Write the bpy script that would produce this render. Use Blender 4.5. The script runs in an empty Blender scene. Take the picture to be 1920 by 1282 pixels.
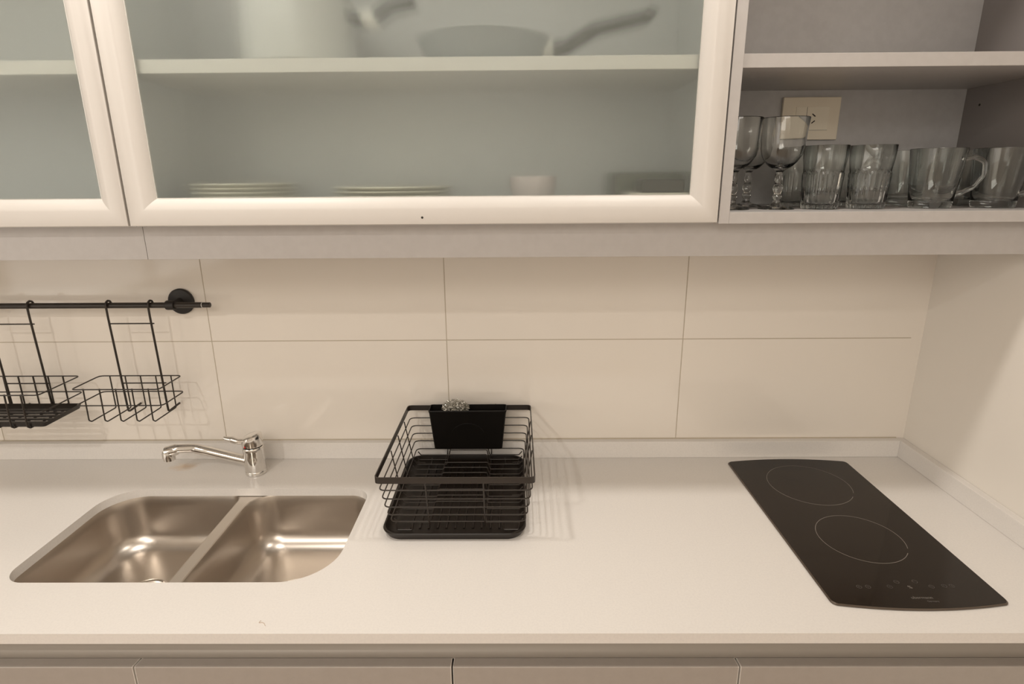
import bpy, bmesh, math, random
from mathutils import Vector, Matrix
random.seed(7)
S = bpy.context.scene
COL = S.collection
# ------------------------------------------------------------------ camera
cam = bpy.data.objects.new('camera', bpy.data.cameras.new('camera'))
COL.objects.link(cam)
cam.data.sensor_width = 36
cam.data.lens = 1093.3 * 36 / 1920
cam.data.clip_start = 0.02
cam.matrix_world = (Matrix.Translation((0, -1.4326, 0.72)) @ Matrix.Rotation(0.0085, 4, 'Z')
                    @ Matrix.Rotation(math.pi / 2 - 0.2748, 4, 'X') @ Matrix.Rotation(-0.0073, 4, 'Z'))
S.camera = cam
# ------------------------------------------------------------------ world, lights, exposure
S.view_settings.view_transform = 'Standard'
S.view_settings.look = 'None'
S.view_settings.gamma = 1
S.view_settings.use_curve_mapping = False
S.view_settings.exposure = 0.0
W = bpy.data.worlds.new('world'); S.world = W; W.use_nodes = True
W.node_tree.nodes['Background'].inputs[0].default_value = (1, .9, .8, 1)
W.node_tree.nodes['Background'].inputs[1].default_value = 0.15

def lamp(name, loc, size, power, color, shape='DISK', rot=(0, 0, 0), sy=None):
    d = bpy.data.lights.new(name, 'AREA'); d.shape = shape; d.size = size; d.energy = power; d.color = color
    if sy: d.size_y = sy
    o = bpy.data.objects.new(name, d); COL.objects.link(o); o.location = loc; o.rotation_euler = rot
    return o
WARM = (1, .94, .865)
lamp('downlight', (-.75, -.53, 1.595), .12, 7.2, WARM)
lamp('downlight', (.35, -.53, 1.595), .11, 5.2, WARM)
lamp('ceiling_spot', (-1.12, -1.92, 1.59), .07, 12, WARM)
lamp('bounce_fill', (-.3, -2.95, 1.59), 1.2, 29, WARM, 'SQUARE')  # added fill brightening the unseen front wall for low frontal bounce

# ------------------------------------------------------------------ materials
def mat(name, color, rough=.5, metal=0, **kw):
    m = bpy.data.materials.new(name); m.use_nodes = True
    b = m.node_tree.nodes['Principled BSDF']
    b.inputs['Base Color'].default_value = (*color, 1)
    b.inputs['Roughness'].default_value = rough
    b.inputs['Metallic'].default_value = metal
    for k, v in kw.items(): b.inputs[k.replace('_', ' ')].default_value = v
    return m
def nt(m): return m.node_tree, m.node_tree.nodes['Principled BSDF']
def add_noise_color(m, c1, c2, scale, detail=3, stretch=(1, 1, 1), bump=0, rough=None):
    t, b = nt(m)
    tc = t.nodes.new('ShaderNodeTexCoord'); mp = t.nodes.new('ShaderNodeMapping')
    mp.inputs['Scale'].default_value = stretch
    n = t.nodes.new('ShaderNodeTexNoise'); n.inputs['Scale'].default_value = scale; n.inputs['Detail'].default_value = detail
    r = t.nodes.new('ShaderNodeValToRGB')
    r.color_ramp.elements[0].position = .35; r.color_ramp.elements[1].position = .65
    r.color_ramp.elements[0].color = (*c1, 1); r.color_ramp.elements[1].color = (*c2, 1)
    L = t.links.new
    L(tc.outputs['Object'], mp.inputs[0]); L(mp.outputs[0], n.inputs['Vector']); L(n.outputs['Fac'], r.inputs[0])
    L(r.outputs[0], b.inputs['Base Color'])
    if bump:
        bp = t.nodes.new('ShaderNodeBump'); bp.inputs['Strength'].default_value = bump; bp.inputs['Distance'].default_value = .001
        L(n.outputs['Fac'], bp.inputs['Height']); L(bp.outputs[0], b.inputs['Normal'])
    if rough:
        mr = t.nodes.new('ShaderNodeMapRange'); mr.inputs[3].default_value = rough[0]; mr.inputs[4].default_value = rough[1]
        L(n.outputs['Fac'], mr.inputs[0]); L(mr.outputs[0], b.inputs['Roughness'])
    return m
M = {}
# quartz worktop with a rust-coloured water stain behind the sink
M['counter'] = mat('white_quartz', (.80, .765, .72), .24)
def counter_nodes():
    t, b = nt(M['counter']); L = t.links.new
    g = t.nodes.new('ShaderNodeNewGeometry')
    n = t.nodes.new('ShaderNodeTexNoise'); n.inputs['Scale'].default_value = 260; n.inputs['Detail'].default_value = 2
    L(g.outputs['Position'], n.inputs['Vector'])
    r = t.nodes.new('ShaderNodeValToRGB')
    r.color_ramp.elements[0].position = .3; r.color_ramp.elements[1].position = .6
    r.color_ramp.elements[0].color = (.77, .735, .70, 1); r.color_ramp.elements[1].color = (.80, .765, .725, 1)
    L(n.outputs['Fac'], r.inputs[0])
    mp = t.nodes.new('ShaderNodeMapping'); mp.vector_type = 'POINT'
    mp.inputs['Location'].default_value = (.868 * 24, .062 * 40, 0); mp.inputs['Scale'].default_value = (24, 40, 30)
    L(g.outputs['Position'], mp.inputs[0])
    n2 = t.nodes.new('ShaderNodeTexNoise'); n2.inputs['Scale'].default_value = 1.7
    L(mp.outputs[0], n2.inputs['Vector'])
    ln = t.nodes.new('ShaderNodeVectorMath'); ln.operation = 'LENGTH'; L(mp.outputs[0], ln.inputs[0])
    ad = t.nodes.new('ShaderNodeMath'); ad.operation = 'ADD'; L(ln.outputs['Value'], ad.inputs[0]); L(n2.outputs['Fac'], ad.inputs[1])
    mr = t.nodes.new('ShaderNodeMapRange'); mr.inputs[1].default_value = 1.5; mr.inputs[2].default_value = .6
    mr.inputs[3].default_value = 0; mr.inputs[4].default_value = .55; L(ad.outputs[0], mr.inputs[0])
    mx = t.nodes.new('ShaderNodeMix'); mx.data_type = 'RGBA'
    L(mr.outputs[0], mx.inputs['Factor']); L(r.outputs[0], mx.inputs['A']); mx.inputs['B'].default_value = (.72, .47, .24, 1)
    L(mx.outputs['Result'], b.inputs['Base Color'])
counter_nodes()
# glazed wall tiles 60 x 30 cm with grout joints
M['tile'] = mat('glazed_tile', (.78, .73, .66), .16)
def tile_nodes():
    t, b = nt(M['tile']); L = t.links.new
    g = t.nodes.new('ShaderNodeNewGeometry'); sp = t.nodes.new('ShaderNodeSeparateXYZ'); L(g.outputs['Position'], sp.inputs[0])
    def joint(out, off, per):
        a = t.nodes.new('ShaderNodeMath'); a.operation = 'SUBTRACT'; L(out, a.inputs[0]); a.inputs[1].default_value = off - 50 * per
        d = t.nodes.new('ShaderNodeMath'); d.operation = 'DIVIDE'; L(a.outputs[0], d.inputs[0]); d.inputs[1].default_value = per
        f = t.nodes.new('ShaderNodeMath'); f.operation = 'FRACT'; L(d.outputs[0], f.inputs[0])
        p = t.nodes.new('ShaderNodeMath'); p.operation = 'PINGPONG'; L(f.outputs[0], p.inputs[0]); p.inputs[1].default_value = .5
        m_ = t.nodes.new('ShaderNodeMath'); m_.operation = 'MULTIPLY'; L(p.outputs[0], m_.inputs[0]); m_.inputs[1].default_value = per
        return m_.outputs[0]
    mn = t.nodes.new('ShaderNodeMath'); mn.operation = 'MINIMUM'
    L(joint(sp.outputs[0], -.7807, .6018), mn.inputs[0]); L(joint(sp.outputs[2], .3218, .3018), mn.inputs[1])
    ed = t.nodes.new('ShaderNodeMath'); ed.operation = 'GREATER_THAN'; L(sp.outputs[0], ed.inputs[0]); ed.inputs[1].default_value = 1.0
    ma = t.nodes.new('ShaderNodeMath'); ma.operation = 'MAXIMUM'; L(mn.outputs[0], ma.inputs[0]); L(ed.outputs[0], ma.inputs[1])
    mr = t.nodes.new('ShaderNodeMapRange'); mr.inputs[1].default_value = .0007; mr.inputs[2].default_value = .0014; L(ma.outputs[0], mr.inputs[0])
    mx = t.nodes.new('ShaderNodeMix'); mx.data_type = 'RGBA'; L(mr.outputs[0], mx.inputs['Factor'])
    mx.inputs['A'].default_value = (.52, .45, .35, 1); mx.inputs['B'].default_value = (.85, .79, .715, 1)
    L(mx.outputs['Result'], b.inputs['Base Color'])
    rr = t.nodes.new('ShaderNodeMapRange'); L(mr.outputs[0], rr.inputs[0]); rr.inputs[3].default_value = .8; rr.inputs[4].default_value = .08
    L(rr.outputs[0], b.inputs['Roughness'])
    n = t.nodes.new('ShaderNodeTexNoise'); n.inputs['Scale'].default_value = 9; L(g.outputs['Position'], n.inputs['Vector'])
    b1 = t.nodes.new('ShaderNodeBump'); b1.inputs['Strength'].default_value = .06; b1.inputs['Distance'].default_value = .004; L(n.outputs['Fac'], b1.inputs['Height'])
    b2 = t.nodes.new('ShaderNodeBump'); b2.inputs['Strength'].default_value = .6; b2.inputs['Distance'].default_value = .001
    L(mr.outputs[0], b2.inputs['Height']); L(b1.outputs[0], b2.inputs['Normal']); L(b2.outputs[0], b.inputs['Normal'])
tile_nodes()
M['paint'] = add_noise_color(mat('wall_paint', (.80, .75, .67), .45), (.87, .82, .75), (.89, .84, .77), 3)
M['room'] = add_noise_color(mat('room_paint', (.6, .5, .4), .8), (.74, .70, .64), (.78, .74, .68), 2)
M['ceil'] = mat('ceiling_paint', (.8, .76, .7), .8)
M['floor'] = add_noise_color(mat('floor_wood', (.28, .18, .11), .4), (.24, .15, .09), (.33, .22, .14), 3, stretch=(1, 12, 1))
M['lam'] = add_noise_color(mat('grey_laminate', (.62, .585, .56), .38), (.50, .475, .46), (.52, .495, .48), 60)
M['lamback'] = add_noise_color(mat('grey_laminate_back', (.5, .47, .46), .5), (.50, .495, .50), (.53, .525, .53), 60)
M['lamshaded'] = mat('shaded_grey_laminate', (.26, .235, .225), .5)  # grey laminate with the right side panel's shade put into its colour
M['alu'] = mat('satin_aluminium', (.69, .655, .615), .48, .0)
M['low'] = add_noise_color(mat('champagne_laminate', (.55, .49, .44), .36), (.385, .345, .31), (.40, .36, .325), 60)
M['chan'] = mat('champagne_aluminium', (.36, .32, .275), .5, .1)
M['lamin'] = add_noise_color(mat('white_laminate', (.8, .8, .79), .4), (.72, .72, .715), (.74, .74, .735), 60)
M['edge'] = mat('white_edge_band', (.76, .72, .67), .4)
M['dark'] = mat('dark_gap', (.03, .025, .02), .8)
# frosted glass: rough refraction plus a little scatter in the etched face
def frosted():
    m = mat('frosted_glass', (.962, .984, .968), .26, 0, Transmission_Weight=1.0, IOR=1.35)
    t, b = nt(m); L = t.links.new
    tl = t.nodes.new('ShaderNodeBsdfTranslucent'); tl.inputs[0].default_value = (.86, .90, .87, 1)
    df = t.nodes.new('ShaderNodeBsdfDiffuse'); df.inputs[0].default_value = (.82, .87, .83, 1)
    tr = t.nodes.new('ShaderNodeBsdfTransparent'); tr.inputs[0].default_value = (.90, .94, .925, 1)
    m1 = t.nodes.new('ShaderNodeMixShader'); m1.inputs[0].default_value = .5; L(tl.outputs[0], m1.inputs[1]); L(df.outputs[0], m1.inputs[2])
    m2 = t.nodes.new('ShaderNodeMixShader'); m2.inputs[0].default_value = .13; L(b.outputs[0], m2.inputs[1]); L(m1.outputs[0], m2.inputs[2])
    m3 = t.nodes.new('ShaderNodeMixShader'); m3.inputs[0].default_value = .30; L(m2.outputs[0], m3.inputs[1]); L(tr.outputs[0], m3.inputs[2])
    L(m3.outputs[0], t.nodes['Material Output'].inputs[0])
    return m
M['frost'] = frosted()
M['steel'] = add_noise_color(mat('brushed_steel', (.58, .52, .46), .28, 1.0), (.56, .505, .445), (.60, .545, .485), 5, stretch=(1, 1, 1), rough=(.25, .36))
M['steelrim'] = mat('satin_steel_rim', (.74, .69, .63), .42, 1.0)
M['chrome'] = mat('chrome', (.78, .76, .73), .11, 1.0)
M['black'] = mat('black_powder_coat', (.015, .012, .010), .5)
M['blackmetal'] = mat('black_painted_steel', (.028, .021, .016), .36, .1)
M['plastic'] = mat('black_plastic', (.005, .004, .003), .45, 0, IOR=1.25)
M['tray'] = mat('dark_brown_plastic', (.012, .008, .0055), .38, 0, IOR=1.4)
M['hob'] = mat('black_ceramic_glass', (.014, .0085, .0055), .08, 0, IOR=1.36)
M['hobedge'] = mat('dark_bevel_trim', (.12, .095, .075), .3, .6)
M['print'] = mat('grey_print', (.20, .175, .15), .5)
M['printdim'] = mat('dim_grey_print', (.055, .045, .04), .4)
M['glass'] = mat('clear_glass', (.97, .975, .96), .0, 0, Transmission_Weight=1.0, IOR=1.47)
M['gglass'] = mat('pale_green_glass', (.965, .985, .97), .0, 0, Transmission_Weight=1.0, IOR=1.48)
M['cream'] = mat('cream_plastic', (.86, .78, .64), .4)
M['cream2'] = mat('ivory_plastic', (.89, .82, .68), .35)
M['china'] = mat('cream_china', (.92, .87, .74), .2)
M['pink'] = mat('pale_pink_china', (.78, .68, .66), .25)
M['enamel'] = mat('white_enamel', (.85, .82, .75), .2)
M['pan'] = mat('grey_nonstick', (.37, .385, .38), .35)
M['handle'] = mat('dark_bakelite', (.06, .055, .045), .4)
M['brown'] = mat('dark_brown_stoneware', (.02, .016, .010), .35)
M['grn'] = mat('grey_green_stoneware', (.13, .135, .10), .4)
M['wool'] = mat('steel_wool', (.62, .61, .56), .22, 1.0)
M['red'] = mat('red_dot', (.6, .03, .02), .4)
M['white'] = mat('white_ring', (.8, .78, .74), .4)
M['silicone'] = mat('yellowed_sealant', (.55, .48, .38), .5)

# ------------------------------------------------------------------ object helpers
ORG = {}
def wloc(o): return ORG.get(o.name, Vector((0, 0, 0)))
def setp(o, label=None, cat=None, group=None, kind=None):
    if label: o['label'] = label
    if cat: o['category'] = cat
    if group: o['group'] = group
    if kind: o['kind'] = kind
    return o
def thing(name, loc, label, cat, group=None):
    o = bpy.data.objects.new(name, None); COL.objects.link(o)
    o.empty_display_size = .05; o.location = loc; ORG[o.name] = Vector(loc)
    return setp(o, label, cat, group)
def obj(name, bm, m, parent=None, smooth=False, loc=None, angle=35):
    """link bm (world coordinates) as one mesh object"""
    org = wloc(parent) if parent else Vector(loc or (0, 0, 0))
    bmesh.ops.remove_doubles(bm, verts=bm.verts, dist=1e-6) if smooth != 'keep' else None
    bmesh.ops.translate(bm, verts=bm.verts, vec=-org)
    if smooth != 'keep': bmesh.ops.recalc_face_normals(bm, faces=bm.faces)
    me = bpy.data.meshes.new(name)
    if smooth:
        for f in bm.faces: f.smooth = True
        for e in bm.edges:
            if len(e.link_faces) == 2 and e.calc_face_angle(0) > math.radians(angle): e.smooth = False
    bm.to_mesh(me); bm.free()
    for mm in (m if isinstance(m, (list, tuple)) else [m]): me.materials.append(mm)
    o = bpy.data.objects.new(name, me); COL.objects.link(o)
    if parent: o.parent = parent; ORG[o.name] = org
    else: o.location = org; ORG[o.name] = org
    return o
def structure(name, bm, m): return setp(obj(name, bm, m), kind='structure')
def copy_tree(o, parent=None):
    c = o.copy(); COL.objects.link(c); c.parent = parent
    for ch in list(o.children): copy_tree(ch, c)
    return c
def box(bm, x0, x1, y0, y1, z0, z1, bev=0):
    b = bmesh.new()
    bmesh.ops.create_cube(b, size=1)
    for v in b.verts:
        v.co = Vector(((x0 + x1) / 2 + v.co.x * (x1 - x0), (y0 + y1) / 2 + v.co.y * (y1 - y0), (z0 + z1) / 2 + v.co.z * (z1 - z0)))
    if bev: bmesh.ops.bevel(b, geom=list(b.edges), offset=bev, segments=2, profile=.6, affect='EDGES')
    me = bpy.data.meshes.new('t'); b.to_mesh(me); b.free(); bm.from_mesh(me); bpy.data.meshes.remove(me)
    return bm
def bx(*a, **k): return box(bmesh.new(), *a, **k)
def lathe(bm, prof, c, seg=48, axis='Z', ry=1.0):
    """prof = [(r, h)] around c"""
    rings = []
    for r, h in prof:
        ring = []
        for i in range(seg):
            a = 2 * math.pi * i / seg
            if axis == 'Z': p = (c[0] + r * math.cos(a), c[1] + ry * r * math.sin(a), c[2] + h)
            elif axis == 'Y': p = (c[0] + r * math.cos(a), c[1] + h, c[2] + r * math.sin(a))
            else: p = (c[0] + h, c[1] + r * math.cos(a), c[2] + r * math.sin(a))
            ring.append(bm.verts.new(p))
        rings.append(ring)
    for a, b in zip(rings, rings[1:]):
        for i in range(seg):
            j = (i + 1) % seg
            bm.faces.new((a[i], a[j], b[j], b[i]))
    if prof[0][0] > 1e-5: bm.faces.new(rings[0][::-1])
    if prof[-1][0] > 1e-5: bm.faces.new(rings[-1])
    bmesh.ops.remove_doubles(bm, verts=bm.verts, dist=1e-6)
    return bm
def fillet(pts, r, n=5, closed=False):
    pts = [Vector(p) for p in pts]; out = []
    N = len(pts)
    for i, p in enumerate(pts):
        if not closed and i in (0, N - 1): out.append(p); continue
        a = pts[i - 1] - p; b = pts[(i + 1) % N] - p
        la, lb = a.length, b.length; a.normalize(); b.normalize()
        ang = a.angle(b)
        if ang > 3.1 or r <= 0: out.append(p); continue
        d = min(r / math.tan(ang / 2), la * .48, lb * .48)
        p0, p1 = p + a * d, p + b * d
        for k in range(n + 1):
            t = k / n
            out.append((1 - t) ** 2 * p0 + 2 * t * (1 - t) * p + t * t * p1)
    return out
def sweep(bm, pts, rad, seg=8, closed=False, flat=None):
    """tube along pts; rad number or list; flat=(w,h,up) sweeps a rectangle"""
    pts = [Vector(p) for p in pts]; N = len(pts)
    rads = rad if isinstance(rad, (list, tuple)) else [rad] * N
    tang = []
    for i in range(N):
        if closed: t = (pts[(i + 1) % N] - pts[i - 1])
        else: t = pts[min(i + 1, N - 1)] - pts[max(i - 1, 0)]
        tang.append(t.normalized())
    n = Vector((0, 0, 1)) if abs(tang[0].z) < .9 else Vector((0, 1, 0))
    rings = []
    for i in range(N):
        t = tang[i]; n = (n - t * n.dot(t)).normalized(); b = t.cross(n)
        if flat:
            w, h, up = flat; up = Vector(up); s = t.cross(up).normalized()
            ring = [bm.verts.new(pts[i] + s * sx * w / 2 + up * sz * h / 2) for sx, sz in ((-1, -1), (1, -1), (1, 1), (-1, 1))]
        else:
            ring = [bm.verts.new(pts[i] + (n * math.cos(2 * math.pi * k / seg) + b * math.sin(2 * math.pi * k / seg)) * rads[i]) for k in range(seg)]
        rings.append(ring)
    m = len(rings[0])
    pairs = list(zip(rings, rings[1:])) + ([(rings[-1], rings[0])] if closed else [])
    for idx, (a, b) in enumerate(pairs):
        off = 0
        if closed and idx == len(pairs) - 1 and not flat:
            off = min(range(m), key=lambda o: (a[0].co - b[o].co).length)
        for k in range(m):
            j = (k + 1) % m
            bm.faces.new((a[k], a[j], b[(j + off) % m], b[(k + off) % m]))
    if not closed: bm.faces.new(rings[0][::-1]); bm.faces.new(rings[-1])
    return bm
def wire(pts, r, fr=0, closed=False, seg=8):
    return sweep(bmesh.new(), fillet(pts, fr, closed=closed) if fr else pts, r, seg, closed)
def rrect(x0, x1, y0, y1, radii, n=8):
    """rounded rectangle, CCW, radii for (x0y0, x1y0, x1y1, x0y1)"""
    out = []
    for (cx, cy, a0), r in zip(((x0, y0, 180), (x1, y0, 270), (x1, y1, 0), (x0, y1, 90)), radii):
        ox = cx + (r if cx == x0 else -r); oy = cy + (r if cy == y0 else -r)
        for k in range(n + 1):
            a = math.radians(a0 + 90 * k / n)
            out.append((ox + r * math.cos(a), oy + r * math.sin(a)))
    return out
def loft(bm, loops, cap0=False, cap1=False):
    R = [[bm.verts.new(p) for p in l] for l in loops]
    for a, b in zip(R, R[1:]):
        m = len(a)
        for k in range(m):
            j = (k + 1) % m
            bm.faces.new((a[k], a[j], b[j], b[k]))
    if cap0: bm.faces.new(R[0][::-1])
    if cap1: bm.faces.new(R[-1])
    return bm
def fill_with_holes(bm, outer, holes, z):
    edges = []; rings = []
    for lp in [outer] + holes:
        vs = [bm.verts.new((x, y, z)) for x, y in lp]; rings.append(vs)
        edges += [bm.edges.new((vs[i], vs[(i + 1) % len(vs)])) for i in range(len(vs))]
    bmesh.ops.triangle_fill(bm, use_beauty=True, use_dissolve=False, edges=edges)
    return rings
def extr(bm, prof, x0, x1):
    """closed (y,z) profile extruded along x"""
    a = [bm.verts.new((x0, y, z)) for y, z in prof]; b = [bm.verts.new((x1, y, z)) for y, z in prof]
    for k in range(len(prof)):
        j = (k + 1) % len(prof); bm.faces.new((a[k], a[j], b[j], b[k]))
    bm.faces.new(a[::-1]); bm.faces.new(b)
    return bm
def text_mesh(body, size, loc, thick=.0002):
    cu = bpy.data.curves.new('txt', 'FONT'); cu.body = body; cu.size = size; cu.extrude = thick; cu.align_x = 'LEFT'
    o = bpy.data.objects.new('txt', cu); COL.objects.link(o)
    bpy.context.view_layer.update()
    me = bpy.data.meshes.new_from_object(o.evaluated_get(bpy.context.evaluated_depsgraph_get()))
    bm = bmesh.new(); bm.from_mesh(me); bpy.data.objects.remove(o); bpy.data.meshes.remove(me)
    bmesh.ops.translate(bm, verts=bm.verts, vec=Vector(loc))
    return bm

# ------------------------------------------------------------------ room
XL, XR, YB, YF, ZF, ZC = -2.3, 1.028, 0.0, -3.6, -.90, 1.60
structure('wall_back', bx(XL, XR + .1, YB, YB + .1, ZF, ZC), M['tile'])
structure('wall_right', bx(XR, XR + .1, YF, YB, ZF, ZC), M['paint'])
WY0, WY1, WZ0, WZ1 = -3.35, -1.15, .06, 1.25
bm = bx(XL - .1, XL, YF, YB + .1, ZF, WZ0)
box(bm, XL - .1, XL, YF, YB + .1, WZ1, ZC); box(bm, XL - .1, XL, YF, WY0, WZ0, WZ1); box(bm, XL - .1, XL, WY1, YB + .1, WZ0, WZ1)
structure('wall_left', bm, M['room'])
bm = bmesh.new()
for a, b, c, d in ((WY0, WY1, WZ0, WZ0 + .05), (WY0, WY1, WZ1 - .05, WZ1), (WY0, WY0 + .05, WZ0, WZ1), (WY1 - .05, WY1, WZ0, WZ1), (-2.28, -2.22, WZ0, WZ1)):
    box(bm, XL - .07, XL - .02, a, b, c, d)
structure('window_1', bm, M['enamel'])
wm = mat('window_sky_glow', (.9, .9, .9), .3); wb = wm.node_tree.nodes['Principled BSDF']
wb.inputs['Emission Color'].default_value = (1, .96, .90, 1); wb.inputs['Emission Strength'].default_value = 1.35
structure('window_2', bx(XL - .08, XL - .07, WY0, WY1, WZ0, WZ1), wm)
structure('wall_front', bx(XL - .1, XR + .1, YF - .1, YF, ZF, ZC), M['room'])
structure('floor', bx(XL - .1, XR + .1, YF - .1, YB + .1, ZF - .1, ZF), M['floor'])
structure('ceiling', bx(XL - .1, XR + .1, YF - .1, YB + .1, ZC, ZC + .1), M['ceil'])

# ------------------------------------------------------------------ worktop with sink cut-out and upstands
wt = thing('worktop', (0, -.32, -.02), 'long white quartz worktop with a cut-out for the sink', 'worktop')
HX0, HX1, HY0, HY1 = -.972, -.353, -.5145, -.174
hole = rrect(HX0, HX1, HY0, HY1, (.045, .10, .05, .085), 12)
bm = bmesh.new()
outer = [(XL + .001, -.6414), (XR - .001, -.6414), (XR - .001, -.001), (XL + .001, -.001)]
top = fill_with_holes(bm, outer, [hole], 0); bot = fill_with_holes(bm, outer, [hole], -.02)
for ta, ba in zip(top, bot):
    for k in range(len(ta)):
        j = (k + 1) % len(ta); bm.faces.new((ta[k], ta[j], ba[j], ba[k]))
obj('slab', bm, M['counter'], wt)
bm = bx(XL + .001, 1.008, -.0203, -.001, .0002, .0464, bev=.0012)
obj('upstand', bm, M['counter'], wt)
bm = bx(1.008, XR - .001, -.6405, -.001, .0002, .0464, bev=.0012)
obj('upstand', bm, M['counter'], wt)
obj('sealant_bead', extr(bmesh.new(), [(-.0005, .0465), (-.0035, .0465), (-.002, .0480), (-.0005, .0488)], XL + .002, 1.008), M['silicone'], wt)
# loose hair-like mark on the worktop
pts = [(-.436, -.612, .0006), (-.438, -.618, .0006), (-.4325, -.6165, .0006), (-.428, -.6185, .0006), (-.4235, -.6245, .0006)]
o = obj('lint_thread', wire(pts, .0004, .002, seg=5), mat('lint', (.55, .42, .32), .8), loc=(-.43, -.62, 0))
setp(o, 'tiny curled brown thread lying near the front edge of the worktop', 'thread')

# ------------------------------------------------------------------ double bowl sink
sk = thing('kitchen_sink', (-.66, -.345, -.17), 'undermounted stainless steel sink with two bowls', 'sink')
ZT = -.0215
def bowl(x0, x1, y0, y1, rad, rev):
    loops = []
    def lp(d, z): return [(x, y, z) for x, y in rrect(x0 + d, x1 - d, y0 + d, y1 - d, [max(r - d * .6, .008) for r in rad], 8)]
    loops.append(lp(-.004, ZT)); loops.append(lp(-.0015, ZT - .0008)); loops.append(lp(0, ZT - .004)); loops.append(lp(.003, ZT - .03))
    D = .133; R = .045
    loops.append(lp(.008, ZT - (D - R)))
    for k in range(1, 9):
        a = math.pi / 2 * k / 8
        loops.append(lp(.008 + R * (1 - math.cos(a)), ZT - (D - R) - R * math.sin(a)))
    loops.append([(x * .55 + (x0 + x1) / 2 * .45, y * .55 + (y0 + y1) / 2 * .45, z - .004) for x, y, z in loops[-1]])
    # drain hole ring
    cx, cy = (x0 + x1) / 2, (y0 + y1) / 2 - .003
    last = loops[-1]; n = len(last)
    ring = []
    for x, y, z in last:
        a = math.atan2(y - cy, x - cx); ring.append((cx + .045 * math.cos(a), cy + .045 * math.sin(a), z - .001))
    loops.append(ring)
    bm = loft(bmesh.new(), loops)
    ring2 = [(cx + (x - cx) * .85, cy + (y - cy) * .85, z - .004) for x, y, z in ring]
    return bm, loops[0], (cx, cy, ring[0][2])
RL = (.05, .022, .030, .085); RR = (.022, .10, .05, .06)
b1, l1, d1 = bowl(-.981, -.6725, -.523, -.166, RL, 0)
b2, l2, d2 = bowl(-.6425, -.345, -.523, -.166, RR, 0)
bm = bmesh.new()
fill_with_holes(bm, [(-1.0, -.545), (-.325, -.545), (-.325, -.148), (-1.0, -.148)], [[(x, y) for x, y, z in l1], [(x, y) for x, y, z in l2]], ZT)
obj('rim', bm, M['steelrim'], sk, smooth=True)
for b, d, rv in ((b1, d1, 0), (b2, d2, 1)):
    o = obj('bowl', b, M['steel'], sk, smooth=True)
    dr = lathe(bmesh.new(), [(.046, .001), (.047, .0025), (.043, .003), (.040, -.003), (.037, -.012), (.0, -.012)], d, 40)
    dd = obj('drain', dr, M['chrome'], o, smooth=True)
    g = lathe(bmesh.new(), [(.0, .0), (.026, .0), (.028, -.003), (.028, -.008), (.0, -.008)], (d[0], d[1], d[2] - .001), 32)
    obj('strainer', g, M['chrome'], o, smooth=True)

# ------------------------------------------------------------------ mixer tap
FX, FY = -.6665, -.094
fc = thing('mixer_tap', (FX, FY, 0), 'chrome single-lever mixer tap behind the sink', 'tap')
bm = lathe(bmesh.new(), [(.0, 0), (.0245, 0), (.0255, .001), (.0255, .009), (.0248, .010), (.0252, .012), (.0246, .045), (.0244, .062), (.0248, .064), (.0248, .072), (.0238, .074), (0, .074)], (FX, FY, 0.0003), 56)
obj('body', bm, M['chrome'], fc, smooth=True)
# cap with a slanted, rounded top
bm = bmesh.new(); rings = []
prof = [(.0230, .0), (.0250, .002), (.0252, .008), (.0250, .018), (.0238, .023), (.020, .0262), (.011, .0275), (.0, .028)]
for r, h in prof:
    ring = []
    for i in range(48):
        a = 2 * math.pi * i / 48
        x, y = r * math.cos(a), r * math.sin(a)
        hh = h + (x * .30) * (h / .028)
        ring.append(bm.verts.new((FX + x, FY + y, .0760 + hh * 1.12)))
    rings.append(ring)
for a, b in zip(rings, rings[1:]):
    for i in range(48): bm.faces.new((a[i], a[(i + 1) % 48], b[(i + 1) % 48], b[i]))
bm.faces.new(rings[0][::-1])
cap = obj('cap', bm, M['chrome'], fc, smooth=True)
pts = fillet([(FX - .012, FY - .008, .090), (FX - .030, FY - .012, .092), (FX - .045, FY - .014, .0985), (FX - .062, FY - .016, .1035)], .01)
rd = [.0074 + .0012 * math.sin(3.1 * k / (len(pts) - 1)) for k in range(len(pts))]; rd[-1] = .004
bm = sweep(bmesh.new(), pts, rd, 14)
lv = obj('lever', bm, M['chrome'], fc, smooth=True)
bm = lathe(bmesh.new(), [(0, 0), (.0026, 0), (.0026, -.0014), (0, -.0016)], (FX - .0085, FY - .0225, .081), 16, 'Y')
obj('heat_mark', bm, M['red'], cap, smooth=True)
# spout
sp = [(FX - .010, FY - .004, .034), (FX - .045, FY - .007, .045), (FX - .100, FY - .012, .0635), (FX - .140, FY - .016, .0765), (FX - .178, FY - .020, .0765), (FX - .2050, FY - .022, .0685)]
pts = fillet(sp, .035, 8)
rd = []
for i in range(len(pts)):
    t = i / (len(pts) - 1); rd.append(.0128 - .0018 * math.sin(math.pi * min(1, t * 1.1)) + (.0015 * max(0, t - .8) * 5))
bm = sweep(bmesh.new(), pts, rd, 20)
spo = obj('spout', bm, M['chrome'], fc, smooth=True)
ax, ay = FX - .2010, FY - .023
bm = lathe(bmesh.new(), [(0, .019), (.009, .0185), (.0140, .015), (.0152, .010), (.0152, .000), (.0140, -.001), (.0138, -.008), (.011, -.009), (0, -.0085)], (ax, ay, .0565), 32)
obj('aerator', bm, M['chrome'], spo, smooth=True)

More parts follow.
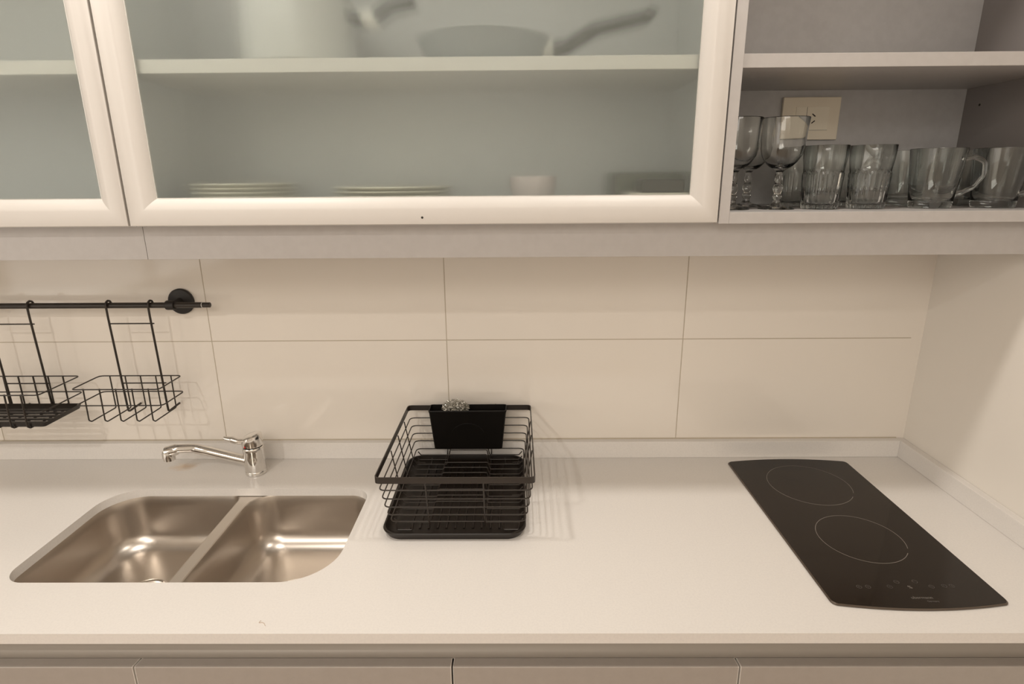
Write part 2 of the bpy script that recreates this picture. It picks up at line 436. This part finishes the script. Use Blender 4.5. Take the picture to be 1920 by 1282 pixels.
# ------------------------------------------------------------------ induction hob
hb = thing('induction_hob', (.70, -.315, 0), 'narrow black glass two-zone induction hob set into the worktop', 'hob')
def hob_outline(d):
    x0, x1, y0, y1 = .5465 + d, .8545 - d, -.5795 + d, -.0495 - d
    out = []
    R = .012
    n = 22
    for k in range(n + 1):
        t = k / n; x = x0 + R + (x1 - x0 - 2 * R) * t; out.append((x, y0 - .0125 * (1 - (2 * t - 1) ** 2)))
    for k in range(1, 5): a = math.radians(-90 + 90 * k / 5); out.append((x1 - R + R * math.cos(a), y0 + R + R * math.sin(a)))
    for k in range(n + 1):
        t = k / n; x = x1 - R + (x0 - x1 + 2 * R) * t
        if k == 0:
            out.append((x1, y0 + R)); out.append((x1, y1 - R))
            for q in range(1, 5): a = math.radians(90 * q / 5); out.append((x1 - R + R * math.cos(a), y1 - R + R * math.sin(a)))
        out.append((x, y1 + .0125 * (1 - (2 * t - 1) ** 2)))
    for q in range(1, 5): a = math.radians(90 + 90 * q / 5); out.append((x0 + R + R * math.cos(a), y1 - R + R * math.sin(a)))
    out.append((x0, y1 - R)); out.append((x0, y0 + R))
    for q in range(1, 5): a = math.radians(180 + 90 * q / 5); out.append((x0 + R + R * math.cos(a), y0 + R + R * math.sin(a)))
    return out
HT = .0045
bm = loft(bmesh.new(), [[(x, y, z) for x, y in hob_outline(d)] for d, z in ((.001, .0004), (0, .001), (0, .0025), (.0018, HT - .0002))], cap0=True)
tr = obj('bevelled_edge', bm, M['hobedge'], hb, smooth=True)
bm = loft(bmesh.new(), [[(x, y, z) for x, y in hob_outline(d)] for d, z in ((.0022, .001), (.0018, HT - .0002), (.0024, HT))], cap0=True, cap1=True)
obj('glass_top', bm, M['hob'], hb)
def arc_mark(cx, cy, r, w, a0, a1, z=HT + .0001, n=96):
    bm = bmesh.new(); A = []; B = []; h = .0001
    for k in range(n + 1):
        a = math.radians(a0 + (a1 - a0) * k / n)
        A.append([bm.verts.new((cx + q * math.cos(a), cy + q * math.sin(a), z + zz)) for q, zz in ((r - w, 0), (r + w, 0), (r + w, h), (r - w, h))])
    for a, b in zip(A, A[1:]):
        for k in range(4): bm.faces.new((a[k], a[(k + 1) % 4], b[(k + 1) % 4], b[k]))
    bm.faces.new(A[0][::-1]); bm.faces.new(A[-1])
    return bm
obj('cooking_zone_ring', arc_mark(.7015, -.170, .0935, .0006, -26, 322), M['print'], hb)
obj('cooking_zone_ring', arc_mark(.7015, -.387, .0820, .0006, -26, 322), M['print'], hb)
for (x, y, k) in ((.616, -.535, 0), (.632, -.535, 0), (.671, -.535, 0), (.691, -.522, 1), (.707, -.5355, 2), (.725, -.521, 1), (.746, -.535, 0), (.770, -.533, 0), (.784, -.533, 0)):
    bm = bmesh.new()
    m_ = M['printdim']
    if k == 2:
        bm.free(); bm = text_mesh('%', .010, (x - .004, y - .004, HT + .0002)); m_ = M['print']
    else:
        bm.free(); bm = arc_mark(x, y, .0042, .0006, 0, 359.9, n=24)
        box(bm, x - .0025, x + .0025, y - .0005, y + .0005, HT + .0001, HT + .0002)
        if k == 0: box(bm, x - .0005, x + .0005, y - .0025, y + .0025, HT + .0001, HT + .0002)
    obj('touch_symbol', bm, m_, hb)
obj('brand_lettering', text_mesh('ubermann', .0093, (.6905, -.5665, HT + .0002)), mat('grey_lettering', (.13, .115, .10), .5), hb)
obj('brand_lettering', text_mesh('Germany', .0055, (.7130, -.5745, HT + .0002)), mat('grey_lettering_small', (.11, .095, .085), .5), hb)

# ------------------------------------------------------------------ base cabinets with finger-grip channel
gaps = [-1.192, -.652, -.112, .372, 1.0265]
blab = ['beige base cabinet front at the left end, under the left sink bowl', 'beige base cabinet front under the right sink bowl and tap, second from the left',
        'beige base cabinet front under the dish rack and bare worktop', 'beige base cabinet front under the induction hob, nearest the right wall']
for i in range(4):
    x0, x1 = gaps[i] + .002, gaps[i + 1] - .002
    t = thing('base_cabinet', ((x0 + x1) / 2, -.32, ZF), blab[i], 'cabinet', 'base cabinets under the worktop')
    prof = [(-.636, -.0745), (-.6352, -.0733), (-.633, -.073), (-.6145, -.0755), (-.6135, -.0765), (-.6135, -.80), (-.636, -.80)]
    d = obj('door', extr(bmesh.new(), prof, x0, x1), M['low'], t)
    for xe in (x0, x1):
        s = 1 if xe == x0 else -1
        xa, xb = sorted((xe - s * .0003, xe + s * .0006))
        eb = extr(bmesh.new(), [(y - (.0002 if y < -.62 else 0), z + (.0002 if z > -.1 else 0)) for y, z in prof], xa, xb)
        obj('edge_band', eb, M['edge'], d)
    bm = bmesh.new()
    for a, b in ((x0 - .0012, x0 + .0168), (x1 - .0168, x1 + .0012)):
        box(bm, a, b, -.588, -.01, -.82, -.195)
    box(bm, x0 + .017, x1 - .017, -.588, -.01, -.82, -.80)
    box(bm, x0 - .0012, x1 + .0012, -.5, -.48, ZF, -.82)
    obj('carcass', bm, M['low'], t)
prof = [(-.600, -.0203), (-.596, -.024), (-.594, -.034), (-.5935, -.050), (-.595, -.062), (-.599, -.070), (-.604, -.0745), (-.6095, -.0765), (-.6122, -.0765), (-.6122, -.079), (-.604, -.079), (-.592, -.074), (-.590, -.062), (-.590, -.0203)]
bm = extr(bmesh.new(), prof, XL + .002, XR - .0015)
o = obj('handle_channel', bm, M['chan'], smooth=True, loc=(0, -.60, -.08))
setp(o, 'long hollow beige metal finger-grip channel running beneath the worktop front edge', 'handle channel')

# ------------------------------------------------------------------ wall cabinets
ZB, ZTOP = .634, 1.33
def carcass(t, x0, x1, yf, left_t=.018, right_t=.018, z0=ZB, m=None, mr=None, mb=None):
    m = m or M['lam']
    obj('side_panel', bx(x0, x0 + left_t, yf, -.001, z0, ZTOP, bev=.0006), m, t)
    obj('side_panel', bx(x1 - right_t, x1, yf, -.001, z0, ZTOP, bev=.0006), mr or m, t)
    a, b = x0 + left_t + .0002, x1 - right_t - .0002
    obj('bottom_panel', bx(a, b, yf, -.001, z0, z0 + .021, bev=.0006), m, t)
    obj('top_panel', bx(a, b, yf, -.001, ZTOP - .018, ZTOP), m, t)
    obj('back_panel', bx(a, b, -.0085, -.001, z0 + .0212, ZTOP - .0182), mb or M['lamback'], t)
    obj('shelf', bx(a, b, yf + (.018 if yf < -.31 else .003), -.0088, .9045, .9275, bev=.0006), M['edge'] if yf > -.31 else m, t)
def door(t, x0, x1, z0=.6365, z1=ZTOP):
    prof = [(0, -.303), (0, -.3205), (.0006, -.3216), (.0018, -.322), (.019, -.322)]
    for k in range(1, 9):
        a = math.radians(62 * k / 8); prof.append((.019 + .0305 * math.sin(a) / math.sin(math.radians(62)), -.322 + .0150 * (1 - math.cos(a)) / (1 - math.cos(math.radians(62)))))
    prof += [(.0502, -.3068), (.0512, -.3068), (.0512, -.303)]
    bm = bmesh.new()
    def corner(u, y, c):
        return Vector(((x0 + u, x1 - u, x1 - u, x0 + u)[c], y, (z0 + u, z0 + u, z1 - u, z1 - u)[c]))
    for c in range(4):
        d = (c + 1) % 4
        A = [bm.verts.new(corner(u, y, c)) for u, y in prof]; B = [bm.verts.new(corner(u, y, d)) for u, y in prof]
        n = len(prof)
        for k in range(n):
            j = (k + 1) % n; bm.faces.new((A[k], A[j], B[j], B[k]))
    dr = thing_part('door', t, ((x0 + x1) / 2, -.31, z0))
    obj('frame', bm, M['alu'], dr, smooth=True, angle=20)
    # glass pane set in the frame groove
    obj('glass_pane', bx(x0 + .0508, x1 - .0508, -.3078, -.3040, z0 + .0508, z1 - .0508), M['frost'], dr)
    return dr
def thing_part(name, parent, loc):
    o = bpy.data.objects.new(name, None); COL.objects.link(o); o.empty_display_size = .03
    o.parent = parent; ORG[o.name] = Vector(loc); o.location = Vector(loc) - wloc(parent)
    return o
GX = -.7285
w0 = thing('wall_cabinet', (-1.28, -.15, ZB), 'wall cabinet cut by the left edge, frosted glass door in a pale frame', 'cabinet')
carcass(w0, -1.83, GX - .0006, -.300, m=M['lamin'], mb=M['lamin'])
door(w0, -1.829, GX - .0022)
w1 = thing('wall_cabinet', (-.18, -.15, ZB), 'wide middle wall cabinet with frosted glass door over sink and dish rack', 'cabinet')
carcass(w1, GX + .0006, .3765, -.300, m=M['lamin'], mb=M['lamin'])
dr = door(w1, GX + .0022, .3755)
bm = lathe(bmesh.new(), [(0, -.0004), (.0022, -.0004), (.0022, .001), (0, .001)], (-.1755, -.322, .6492), 16, 'Y')
obj('screw_hole', bm, M['dark'], dr)
w2 = thing('wall_cabinet', (.70, -.15, ZB), 'open wall cabinet with one shelf in the right corner, no door', 'cabinet')
carcass(w2, .3785, XR - .001, -.320, .019, .010, mr=M['lamshaded'])
# small shelf-pin holes on the right side panel
for z in (.965, .866):
    bm = lathe(bmesh.new(), [(0, -.0004), (.0025, -.0004), (.0025, .001), (0, .001)], (1.0167, -.055, z), 12, 'X')
    obj('pin_hole', bm, M['dark'], w2)
p1 = obj('pelmet_panel', bx(XL + .3, -.7288, -.283, -.265, .569, ZB - .0005, bev=.0005), M['lam'], loc=(-1.3, -.274, .569))
setp(p1, 'grey pelmet strip beneath the left wall cabinet, above the hanging rail', 'pelmet', 'pelmet strips')
p2 = obj('pelmet_panel', bx(-.7279, XR - .001, -.283, -.265, .569, ZB - .0005, bev=.0005), M['lam'], loc=(.15, -.274, .569))
setp(p2, 'long grey pelmet strip beneath the middle and right wall cabinets', 'pelmet', 'pelmet strips')

# ------------------------------------------------------------------ wall socket in the open cabinet
so = thing('power_socket', (.668, -.0088, .844), 'cream wall socket plate at the back of the open cabinet', 'socket')
obj('plate', bx(.604, .7335, -.0175, -.0088, .7985, .8895, bev=.0015), M['cream'], so)
mo = obj('socket_module', bx(.634, .709, -.0186, -.0172, .819, .869, bev=.0004), M['cream2'], so)
obj('joint_line', bx(.6585, .6592, -.0188, -.0184, .8195, .8685), M['dark'], mo)
obj('joint_line', bx(.6342, .7088, -.0188, -.0184, .8188, .8193), M['handle'], mo)
for zc, an in ((.851, -38), (.8365, 38)):
    bm = bx(-.0045, .0045, -.0192, -.0180, -.0011, .0011)
    bmesh.ops.rotate(bm, verts=bm.verts, cent=(0, 0, 0), matrix=Matrix.Rotation(math.radians(-an), 3, 'Y'))
    bmesh.ops.translate(bm, verts=bm.verts, vec=(.675, 0, zc))
    obj('socket_slot', bm, M['dark'], mo)

# ------------------------------------------------------------------ glassware
ZG = ZB + .0213
def make_wine():
    t = thing('wine_glass', (0, 0, 0), 'x', 'wine glass')
    prof = [(0, 0), (.034, 0), (.0345, .001), (.030, .003), (.012, .008), (.0075, .012), (.0065, .017), (.009, .021), (.0095, .025), (.006, .030), (.0085, .036), (.010, .041), (.0085, .046), (.0055, .051), (.0075, .056), (.0075, .060), (.0052, .066), (.0065, .072), (.013, .077)]
    for z, r in ((.082, .0215), (.090, .0295), (.102, .0370), (.116, .0405), (.130, .0415), (.150, .0425), (.171, .0445)): prof.append((r, z))
    prof += [(.0442, .172), (.0432, .171)]
    for z, r in ((.150, .0408), (.130, .0396), (.116, .0385), (.102, .0348), (.090, .0268), (.083, .0165), (.0805, 0)): prof.append((r, z))
    obj('bowl_and_stem', lathe(bmesh.new(), prof, (0, 0, 0), 48), M['glass'], t, smooth=True)
    return t
def faceted(prof, seg, lobes, amp, zlo, zhi):
    bm = bmesh.new(); rings = []
    for r, h, fac in prof:
        ring = []
        for i in range(seg):
            a = 2 * math.pi * i / seg
            k = 1 + fac * amp * (abs(math.cos(a * lobes / 2)) - .6)
            ring.append(bm.verts.new((r * k * math.cos(a), r * k * math.sin(a), h)))
        rings.append(ring)
    for a, b in zip(rings, rings[1:]):
        for i in range(seg): bm.faces.new((a[i], a[(i + 1) % seg], b[(i + 1) % seg], b[i]))
    bmesh.ops.remove_doubles(bm, verts=bm.verts, dist=1e-6)
    return bm
def make_tumbler():
    t = thing('tumbler', (0, 0, 0), 'x', 'tumbler')
    prof = [(0, .0, 0), (.031, .0, .6), (.0335, .002, 1), (.0345, .015, 1), (.0360, .045, 1), (.0372, .064, 1), (.0375, .068, .5), (.0365, .071, 0), (.0375, .078, 0), (.0400, .098, 0), (.0412, .120, 0), (.0409, .1205, 0),
            (.0390, .120, 0), (.0380, .098, 0), (.0352, .078, 0), (.0340, .068, 0), (.0325, .045, 0), (.0305, .014, 0), (.026, .010, 0), (0, .009, 0)]
    obj('glass_body', faceted(prof, 108, 18, .055, 0, 0), M['gglass'], t, smooth=True, angle=60)
    return t
def make_mug():
    t = thing('glass_mug', (0, 0, 0), 'x', 'mug')
    prof = [(0, .003), (.030, .002), (.034, 0), (.0365, .002), (.0375, .008), (.0385, .020), (.0425, .055), (.0455, .085), (.0482, .112), (.0480, .1135), (.0462, .113), (.0432, .085), (.0400, .055), (.0355, .022), (.032, .014), (0, .012)]
    obj('glass_body', lathe(bmesh.new(), prof, (0, 0, 0), 56), M['gglass'], t, smooth=True, angle=50)
    pts = fillet([(.0445, 0, .092), (.062, 0, .098), (.082, 0, .088), (.084, 0, .062), (.070, 0, .040), (.052, 0, .030), (.0400, 0, .026)], .014, 5)
    n = len(pts); rd = [.0042 + .001 * math.cos(math.pi * 2 * i / n) for i in range(n)]
    obj('handle', sweep(bmesh.new(), pts, rd, 12), M['gglass'], t, smooth=True)
    return t
def place(proto, spots, group):
    for i, (x, y, rz, lab) in enumerate(spots):
        o = proto if i == 0 else copy_tree(proto)
        o.location = (x, y, ZG); o.rotation_euler = (0, 0, rz); o['label'] = lab; o['group'] = group
place(make_wine(), [
    (.523, -.225, 0, 'clear stemmed wine glass in front of the wall socket, beside the tumblers'),
    (.434, -.225, .4, 'clear wine glass half hidden by the left side panel of the open cabinet'),
    (.500, -.125, .9, 'clear wine glass standing behind and between the two front wine glasses')], 'wine glasses in the open cabinet')
place(make_tumbler(), [
    (.6095, -.225, 0, 'faceted glass tumbler in the front row, next to the wine glasses'),
    (.7015, -.225, .1, 'faceted glass tumbler in the front row, next to the glass mugs'),
    (.598, -.125, .2, 'faceted tumbler in the back row, seen just right of the wine glass stem'),
    (.694, -.125, .15, 'faceted tumbler in the back row, seen through the gap between the front tumblers')], 'tumblers in the open cabinet')
place(make_mug(), [
    (.832, -.222, -.25, 'greenish glass mug in front row with its curved handle in full view'),
    (.958, -.222, -.9, 'greenish glass mug nearest the right side panel, cut by the right frame edge'),
    (.842, -.112, 2.4, 'greenish glass mug in back row beside the front tumblers'),
    (.960, -.105, 2.2, 'greenish glass mug in back row, behind the handle of the front mug')], 'glass mugs in the open cabinet')

# ------------------------------------------------------------------ contents of the frosted-glass cabinet
ZF1 = ZB + .0213; ZS = .9277
def make_plate(r):
    prof = [(0, 0), (r * .55, 0), (r * .58, .002), (r * .66, .0035), (r * .97, .0125), (r, .0145), (r * .985, .0162), (r * .95, .0155), (r * .66, .0065), (r * .55, .0045), (0, .0045)]
    return lathe(bmesh.new(), prof, (0, 0, 0), 56)
def stack(r, n, c, dz, jit, where, group, pos):
    me = None
    for i in range(n):
        if me is None:
            o = obj('plate', make_plate(r), M['china'], smooth=True); me = o.data
        else:
            o = bpy.data.objects.new('plate', me); COL.objects.link(o)
        o.location = (c[0] + random.uniform(-jit, jit), c[1] + random.uniform(-jit, jit), ZF1 + i * dz)
        setp(o, 'cream china plate behind frosted glass, %s in the %s' % (pos[i], where), 'plate', group)
stack(.106, 6, (-.565, -.168), .0082, .003, 'left stack', 'plates in the left stack',
      ['lowest', 'second from the bottom', 'third from the bottom', 'third from the top', 'second from the top', 'topmost'])
stack(.122, 5, (-.258, -.168), .0082, .002, 'wider stack', 'plates in the wide stack',
      ['lowest', 'second from the bottom', 'middle one', 'second from the top', 'topmost'])
def lath_thing(name, prof, m, loc, label, cat, seg=48):
    o = obj(name, lathe(bmesh.new(), prof, loc, seg), m, smooth=True, loc=loc); return setp(o, label, cat)
lath_thing('china_bowl', [(0, 0), (.026, 0), (.028, .004), (.041, .022), (.047, .045), (.048, .067), (.0455, .067), (.044, .046), (.038, .025), (.024, .008), (0, .007)],
           M['pink'], (.035, -.18, ZF1), 'small pale pinkish bowl standing alone behind the frosted glass', 'bowl')
# right-hand dishes: white baking dish, dark bowl on it, grey-green tin behind
o = obj('baking_dish', loft(bmesh.new(), [[(x, y, z) for x, y in rrect(.215 + d, .340 - d, -.298 + d, -.205 - d, [.015] * 4)] for d, z in ((.008, ZF1), (.0, ZF1 + .033), (.0, ZF1 + .035), (.003, ZF1 + .035), (.010, ZF1 + .004))], True, True), M['china'], smooth=True, loc=(.27, -.24, ZF1))
setp(o, 'shallow white dish at the right end of the frosted cabinet, under dark box', 'dish')
o = obj('storage_box', bx(.236, .318, -.297, -.225, ZF1 + .0352, ZF1 + .0600, bev=.004), M['brown'], loc=(.277, -.25, ZF1 + .035))
setp(o, 'small dark brown box resting on white dish near right door frame', 'box')
o = obj('storage_tin', bx(.205, .352, -.195, -.06, ZF1, ZF1 + .074, bev=.006), M['grn'], loc=(.28, -.13, ZF1))
setp(o, 'grey-green square tin behind the dark box in the frosted cabinet', 'tin')
# upper shelf: white pot and frying pan
pc = (-.425, -.168, ZS)
pot = thing('saucepan', pc, 'tall white enamel saucepan on the upper shelf behind frosted glass', 'saucepan')
obj('pot_body', lathe(bmesh.new(), [(0, 0), (.100, 0), (.108, .006), (.110, .02), (.106, .12), (.109, .124), (.104, .124), (.101, .12), (.104, .02), (.098, .008), (0, .007)], pc, 56), mat('pale_grey_enamel', (.66, .65, .62), .25), pot, smooth=True)
pts = fillet([(pc[0] + .105, pc[1] - .01, ZS + .088), (pc[0] + .150, pc[1] - .02, ZS + .085), (pc[0] + .19, pc[1] - .03, ZS + .105), (pc[0] + .235, pc[1] - .035, ZS + .112)], .02)
ph = obj('handle', sweep(bmesh.new(), pts, .012, 14), M['handle'], pot, smooth=True)
obj('ferrule', sweep(bmesh.new(), [(pc[0] + .135, pc[1] - .017, ZS + .086), (pc[0] + .160, pc[1] - .022, ZS + .088)], .0150, 16), M['enamel'], pot, smooth=True)
pc = (-.062, -.165, ZS)
pan = thing('frying_pan', pc, 'grey frying pan with upswept handle on shelf behind frosted glass', 'frying pan')
obj('pan_body', lathe(bmesh.new(), [(0, 0), (.102, 0), (.108, .004), (.128, .046), (.132, .050), (.127, .050), (.105, .007), (0, .004)], pc, 64), M['pan'], pan, smooth=True)
pts = fillet([(pc[0] + .118, pc[1] - .005, ZS + .030), (pc[0] + .160, pc[1] - .01, ZS + .036), (pc[0] + .215, pc[1] - .016, ZS + .066), (pc[0] + .318, pc[1] - .025, ZS + .086), (pc[0] + .322, pc[1] - .026, ZS + .097)], .03)
obj('handle', sweep(bmesh.new(), pts, [.0150 - .0045 * i / (len(pts) - 1) for i in range(len(pts))], 14), M['handle'], pan, smooth=True)
obj('ferrule', sweep(bmesh.new(), [(pc[0] + .117, pc[1] - .008, ZS + .0315), (pc[0] + .137, pc[1] - .012, ZS + .034)], .0170, 16), M['enamel'], pan, smooth=True)

# ------------------------------------------------------------------ hanging rail on the tiles
RY, RZ = -.050, .4275
rl = thing('hanging_rail', (-.84, -.001, RZ), 'black wall rail with round end bracket on the tiles, holding wire baskets', 'rail')
ye = -.7455
bm = sweep(bmesh.new(), [(-1.9, RY, RZ), (ye - .018, RY, RZ)], .0070, 20)
obj('tube', bm, M['blackmetal'], rl, smooth=True)
bm = lathe(bmesh.new(), [(0, 0), (.0064, 0), (.0064, .0172), (.0055, .018), (0, .018)], (ye - .0165, RY, RZ), 20, 'X')
ec = obj('end_cap', bm, M['blackmetal'], rl, smooth=True)
obj('seal_ring', lathe(bmesh.new(), [(0, 0), (.0068, 0), (.0068, .0013), (0, .0013)], (ye - .0179, RY, RZ), 20, 'X'), M['white'], ec, smooth=True)
bm = lathe(bmesh.new(), [(0, 0), (.0315, 0), (.0322, -.002), (.0322, -.006), (.030, -.0085), (.010, -.010), (.009, -.012), (.009, -.036), (0, -.036)], (-.84, -.0003, RZ), 44, 'Y')
br = obj('wall_bracket', bm, M['black'], rl, smooth=True)
bm = lathe(bmesh.new(), [(.0072, -.010), (.0112, -.010), (.0118, -.008), (.0118, .008), (.0112, .010), (.0072, .010)], (-.84, RY, RZ), 28, 'X')
obj('clamp_ring', bm, M['black'], br, smooth=True)

def hanger_basket(name, xa, xb, x0, x1, ytb, ytf, label, nver, first, step, frontx, tray=False):
    """xa, xb hanger wires; ring back edge x0..x1; U-wires"""
    t = thing(name, ((x0 + x1) / 2, -.05, .163), label, 'basket', 'wire baskets hanging from the rail')
    R = .0026; r = .0016
    zr1, zr2, zb = .247, .205, .163
    for x in (xa, xb):
        p = [(x, -.0415, .4200), (x, -.0392, .4300), (x, -.0435, .4372), (x, RY, .4395), (x, -.0570, .4365), (x, -.0605, .4300), (x, -.0605, .400), (x, -.0545, .166), (x, -.0535, .1545), (x, -.049, .1520), (x, -.003, .1545)]
        obj('hanger_wire', wire(p, R, .004, seg=10), M['blackmetal'], t, smooth=True)
    obj('cross_bar', wire([(xa - .001, -.0585, .384), (xb + .006, -.0585, .384)], .0017), M['blackmetal'], t, smooth=True)
    obj('cross_bar', wire([(xa - .001, -.0530, .2285), (xb + .006, -.0530, .2285)], .0017), M['blackmetal'], t, smooth=True)
    yb = -.0500
    for z, yf, dx in ((zr1, ytf, 0), (zr2, ytf + .004, 0)):
        p = [(x0, yb, z), (x1, yb, z), (x1 + .001, yf, z), (x0, yf, z)]
        obj('rim_wire', wire(p, r, .012, closed=True), M['blackmetal'], t, smooth=True)
    for k in range(nver):
        x = first + k * step
        p = [(x, yb - .003, zr1 + .001), (x, yb - .0032, zb), (x, ytf + .008, zb), (x, ytf + .0005, zb + .006), (x, ytf + .0028, zr1 + .001)]
        obj('basket_wire', wire(p, r if not tray else .0019, .005), M['blackmetal'], t, smooth=True)
    return t
hanger_basket('wire_basket', -.992, -.8895, -1.050, -.843, -.05, -.150, 'small black wire basket hanging at right end of rail', 5, -1.0225, .0385, None)
tb = hanger_basket('wire_basket', -1.2865, -1.1835, -1.37, -1.1005, -.05, -.186, 'larger black wire basket with slatted tray, cut by left frame edge', 6, -1.330, .0377, None, True)
tx0, tx1, ty0, ty1 = -1.366, -1.1045, -.1805, -.0565
tr_ = thing('slatted_tray', ((tx0 + tx1) / 2, -.12, .165), 'black slatted tray lying in the larger hanging basket', 'tray')
bm = loft(bmesh.new(), [[(x, y, z) for x, y in rrect(tx0 + d, tx1 - d, ty0 + d, ty1 - d, [.006] * 4, 3)] for d, z in ((.012, .1655), (.003, .1655), (.0, .1760), (.0018, .1762), (.011, .1675), (.012, .1655))])
obj('tray_frame', bm, M['tray'], tr_, smooth=True)
for k in range(5):
    y = ty0 + .0235 + k * .0195
    obj('slat', bx(tx0 + .010, tx1 - .010, y - .0048, y + .0048, .1655, .1695, bev=.0008), M['tray'], tr_)

# ------------------------------------------------------------------ dish rack, tray, caddy, scourer
dt = thing('drip_tray', (-.13, -.205, 0), 'dark brown ribbed drip tray with rounded corners under dish rack', 'tray')
def trl(d, z, rr=.036): return [(x, y, z) for x, y in rrect(-.2835 + d, .0175 - d, -.389 + d, -.034 - d, [rr] * 4, 8)]
bm = loft(bmesh.new(), [trl(.012, .0004), (trl(.006, .001)), trl(.001, .0125), trl(.0, .0155), trl(.0012, .0175), trl(.004, .0172), trl(.008, .0120), trl(.014, .0070), trl(.022, .0050, .03)], True, True)
obj('tray_body', bm, M['tray'], dt, smooth=True)
for k in range(11):
    x = -.226 + k * .0187
    sl = .0
    bm = bmesh.new()
    prof = [(-.0028, 0), (-.0016, .0028), (.0016, .0028), (.0028, 0)]
    a = [bm.verts.new((x + dx, -.352, .0045 + z)) for dx, z in prof]; b = [bm.verts.new((x + dx, -.068, .0045 + z)) for dx, z in prof]
    for q in range(4): bm.faces.new((a[q], a[(q + 1) % 4], b[(q + 1) % 4], b[q]))
    bm.faces.new(a[::-1]); bm.faces.new(b)
    obj('rib', bm, M['tray'], dt)
rk = thing('dish_rack', (-.13, -.205, .006), 'black wire dish rack with flared sides standing in drip tray', 'dish rack')
def ring_pts(x0, x1, yf, yb, z): return [(x0, yf, z), (x1, yf, z), (x1, yb, z), (x0, yb, z)]
rim = fillet(ring_pts(-.283, .0345, -.3985, -.0195, .1450), .010, 5, True)
bm = sweep(bmesh.new(), rim, .001, closed=True, flat=(.0022, .0135, (0, 0, 1)))
obj('rim_band', bm, M['blackmetal'], rk, smooth=True, angle=50)
lev = [(.1185, -.3905, -.0235, -.2785, .0300), (.0975, -.3875, -.0255, -.2750, .0260), (.0765, -.3835, -.0275, -.2725, .0235), (.0560, -.3790, -.0290, -.2685, .0205), (.0345, -.3700, -.0320, -.2645, .0165)]
for z, yf, yb, x0, x1 in lev:
    obj('ring_wire', wire(ring_pts(x0, x1, yf, yb, z), .00145, .014, closed=True), M['blackmetal'], rk, smooth=True)
# front-to-back uprights running under the basket
for xu in (-.1835, -.0680):
    p = [(xu, -.3960, .137), (xu + .0005, -.3790, .056), (xu + .0005, -.3690, .0215), (xu, -.036, .0215), (xu, -.0310, .034), (xu, -.0225, .137)]
    obj('upright_wire', wire(p, .0016, .008), M['blackmetal'], rk, smooth=True)
for ys in (-.090, -.170, -.250):
    for xo, xi, s in ((-.2815, -.2655, 1), (.0330, .0175, -1)):
        p = [(xo, ys, .136), (xi, ys + .004, .0345), (xi + s * .006, ys + .005, .0230), (xi + s * .03, ys + .005, .0215)]
        obj('side_wire', wire(p, .0014, .006), M['blackmetal'], rk, smooth=True)
# floor wires with a raised middle section for plates
for k in range(13):
    y = -.3560 + k * .0258
    zl, zh = .0235, .0420
    p = [(-.2590, y, .033), (-.252, y, zl), (-.1835, y, zl), (-.178, y, zh), (-.0735, y, zh), (-.068, y, zl), (.0045, y, zl), (.012, y, .033)]
    if k > 9: p = [(-.2590, y, .033), (-.252, y, zl), (-.178, y, zl), (-.172, y, zh + .008), (-.0775, y, zh + .008), (-.072, y, zl), (.0045, y, zl), (.012, y, .033)]
    obj('floor_wire', wire(p, .0014, .004), M['blackmetal'], rk, smooth=True)
for xc in (-.2375, -.014):
    for yf_ in (-.357, -.065):
        p = [(xc - .018, yf_, .0235), (xc - .016, yf_ - .003, .0085), (xc + .016, yf_ - .003, .0085), (xc + .018, yf_, .0235)]
        obj('foot', wire(p, .0017, .004), M['blackmetal'], rk, smooth=True)
# caddy
cd = thing('utensil_caddy', (-.126, -.045, .05), 'tapered black plastic utensil caddy hooked inside back of dish rack', 'caddy')
def cl(t, ins, z):
    x0, x1 = -.2125 + (-.2235 + .2125) * t, -.0385 + (-.0275 + .0385) * t
    y0, y1 = -.0690 + .0 * t, -.0345 + .0105 * t
    return [(x, y, z) for x, y in rrect(x0 + ins, x1 - ins, y0 + ins - .0, y1 - ins, [.006 - ins * .5] * 4, 4)]
zb_, zt_ = .0500, .1560
loops = [cl(0, 0.002, zb_), cl(0, 0, zb_ + .002), cl(.92, 0, zt_ - .008), cl(1, -.001, zt_ - .002), cl(1, 0, zt_), cl(1, .0018, zt_), cl(.92, .002, zt_ - .008), cl(0, .002, zb_ + .003)]
obj('caddy_body', loft(bmesh.new(), loops, True, True), M['plastic'], cd, smooth=True)
bm = bmesh.new()
pts = [(-.1255 + .042 * math.cos(math.radians(a)), -.0697, .088 + .034 * math.sin(math.radians(a))) for a in range(15, 166, 6)]
obj('embossed_arc', sweep(bm, pts, .0009, 6), M['plastic'], cd, smooth=True)
for xh in (-.195, -.056):
    obj('hook', wire([(xh, -.0240, .146), (xh, -.0215, .1535), (xh, -.0175, .1535), (xh, -.0160, .146)], .0013, .002), M['plastic'], cd, smooth=True)
# steel scourer: tangle of coiled flat wire
bm = bmesh.new()
cx, cy, cz = -.1575, -.0455, .1545
for s in range(64):
    ax = Vector((random.gauss(0, 1), random.gauss(0, 1), random.gauss(0, 1))).normalized()
    u = ax.orthogonal().normalized(); v = ax.cross(u)
    rr = random.uniform(.55, .95); off = ax * random.uniform(-.35, .35)
    a0 = random.uniform(0, 6.28); pts = []
    N = 54
    for k in range(N):
        a = a0 + k / N * 4.2
        c = (u * math.cos(a) + v * math.sin(a)) * rr * math.sqrt(max(.1, 1 - off.length ** 2)) + off
        ph = k * 1.9; w = .11
        c = c * (1 + w * math.cos(ph)) + ax * w * math.sin(ph)
        pts.append(Vector((cx + c.x * .036, cy + c.y * .0168, cz + c.z * .024)))
    sweep(bm, pts, .00042, 3)
sc = obj('steel_scourer', bm, M['wool'], loc=(cx, cy, cz - .02))
setp(sc, 'silvery curled steel wire scourer poking out of the black caddy', 'scourer')
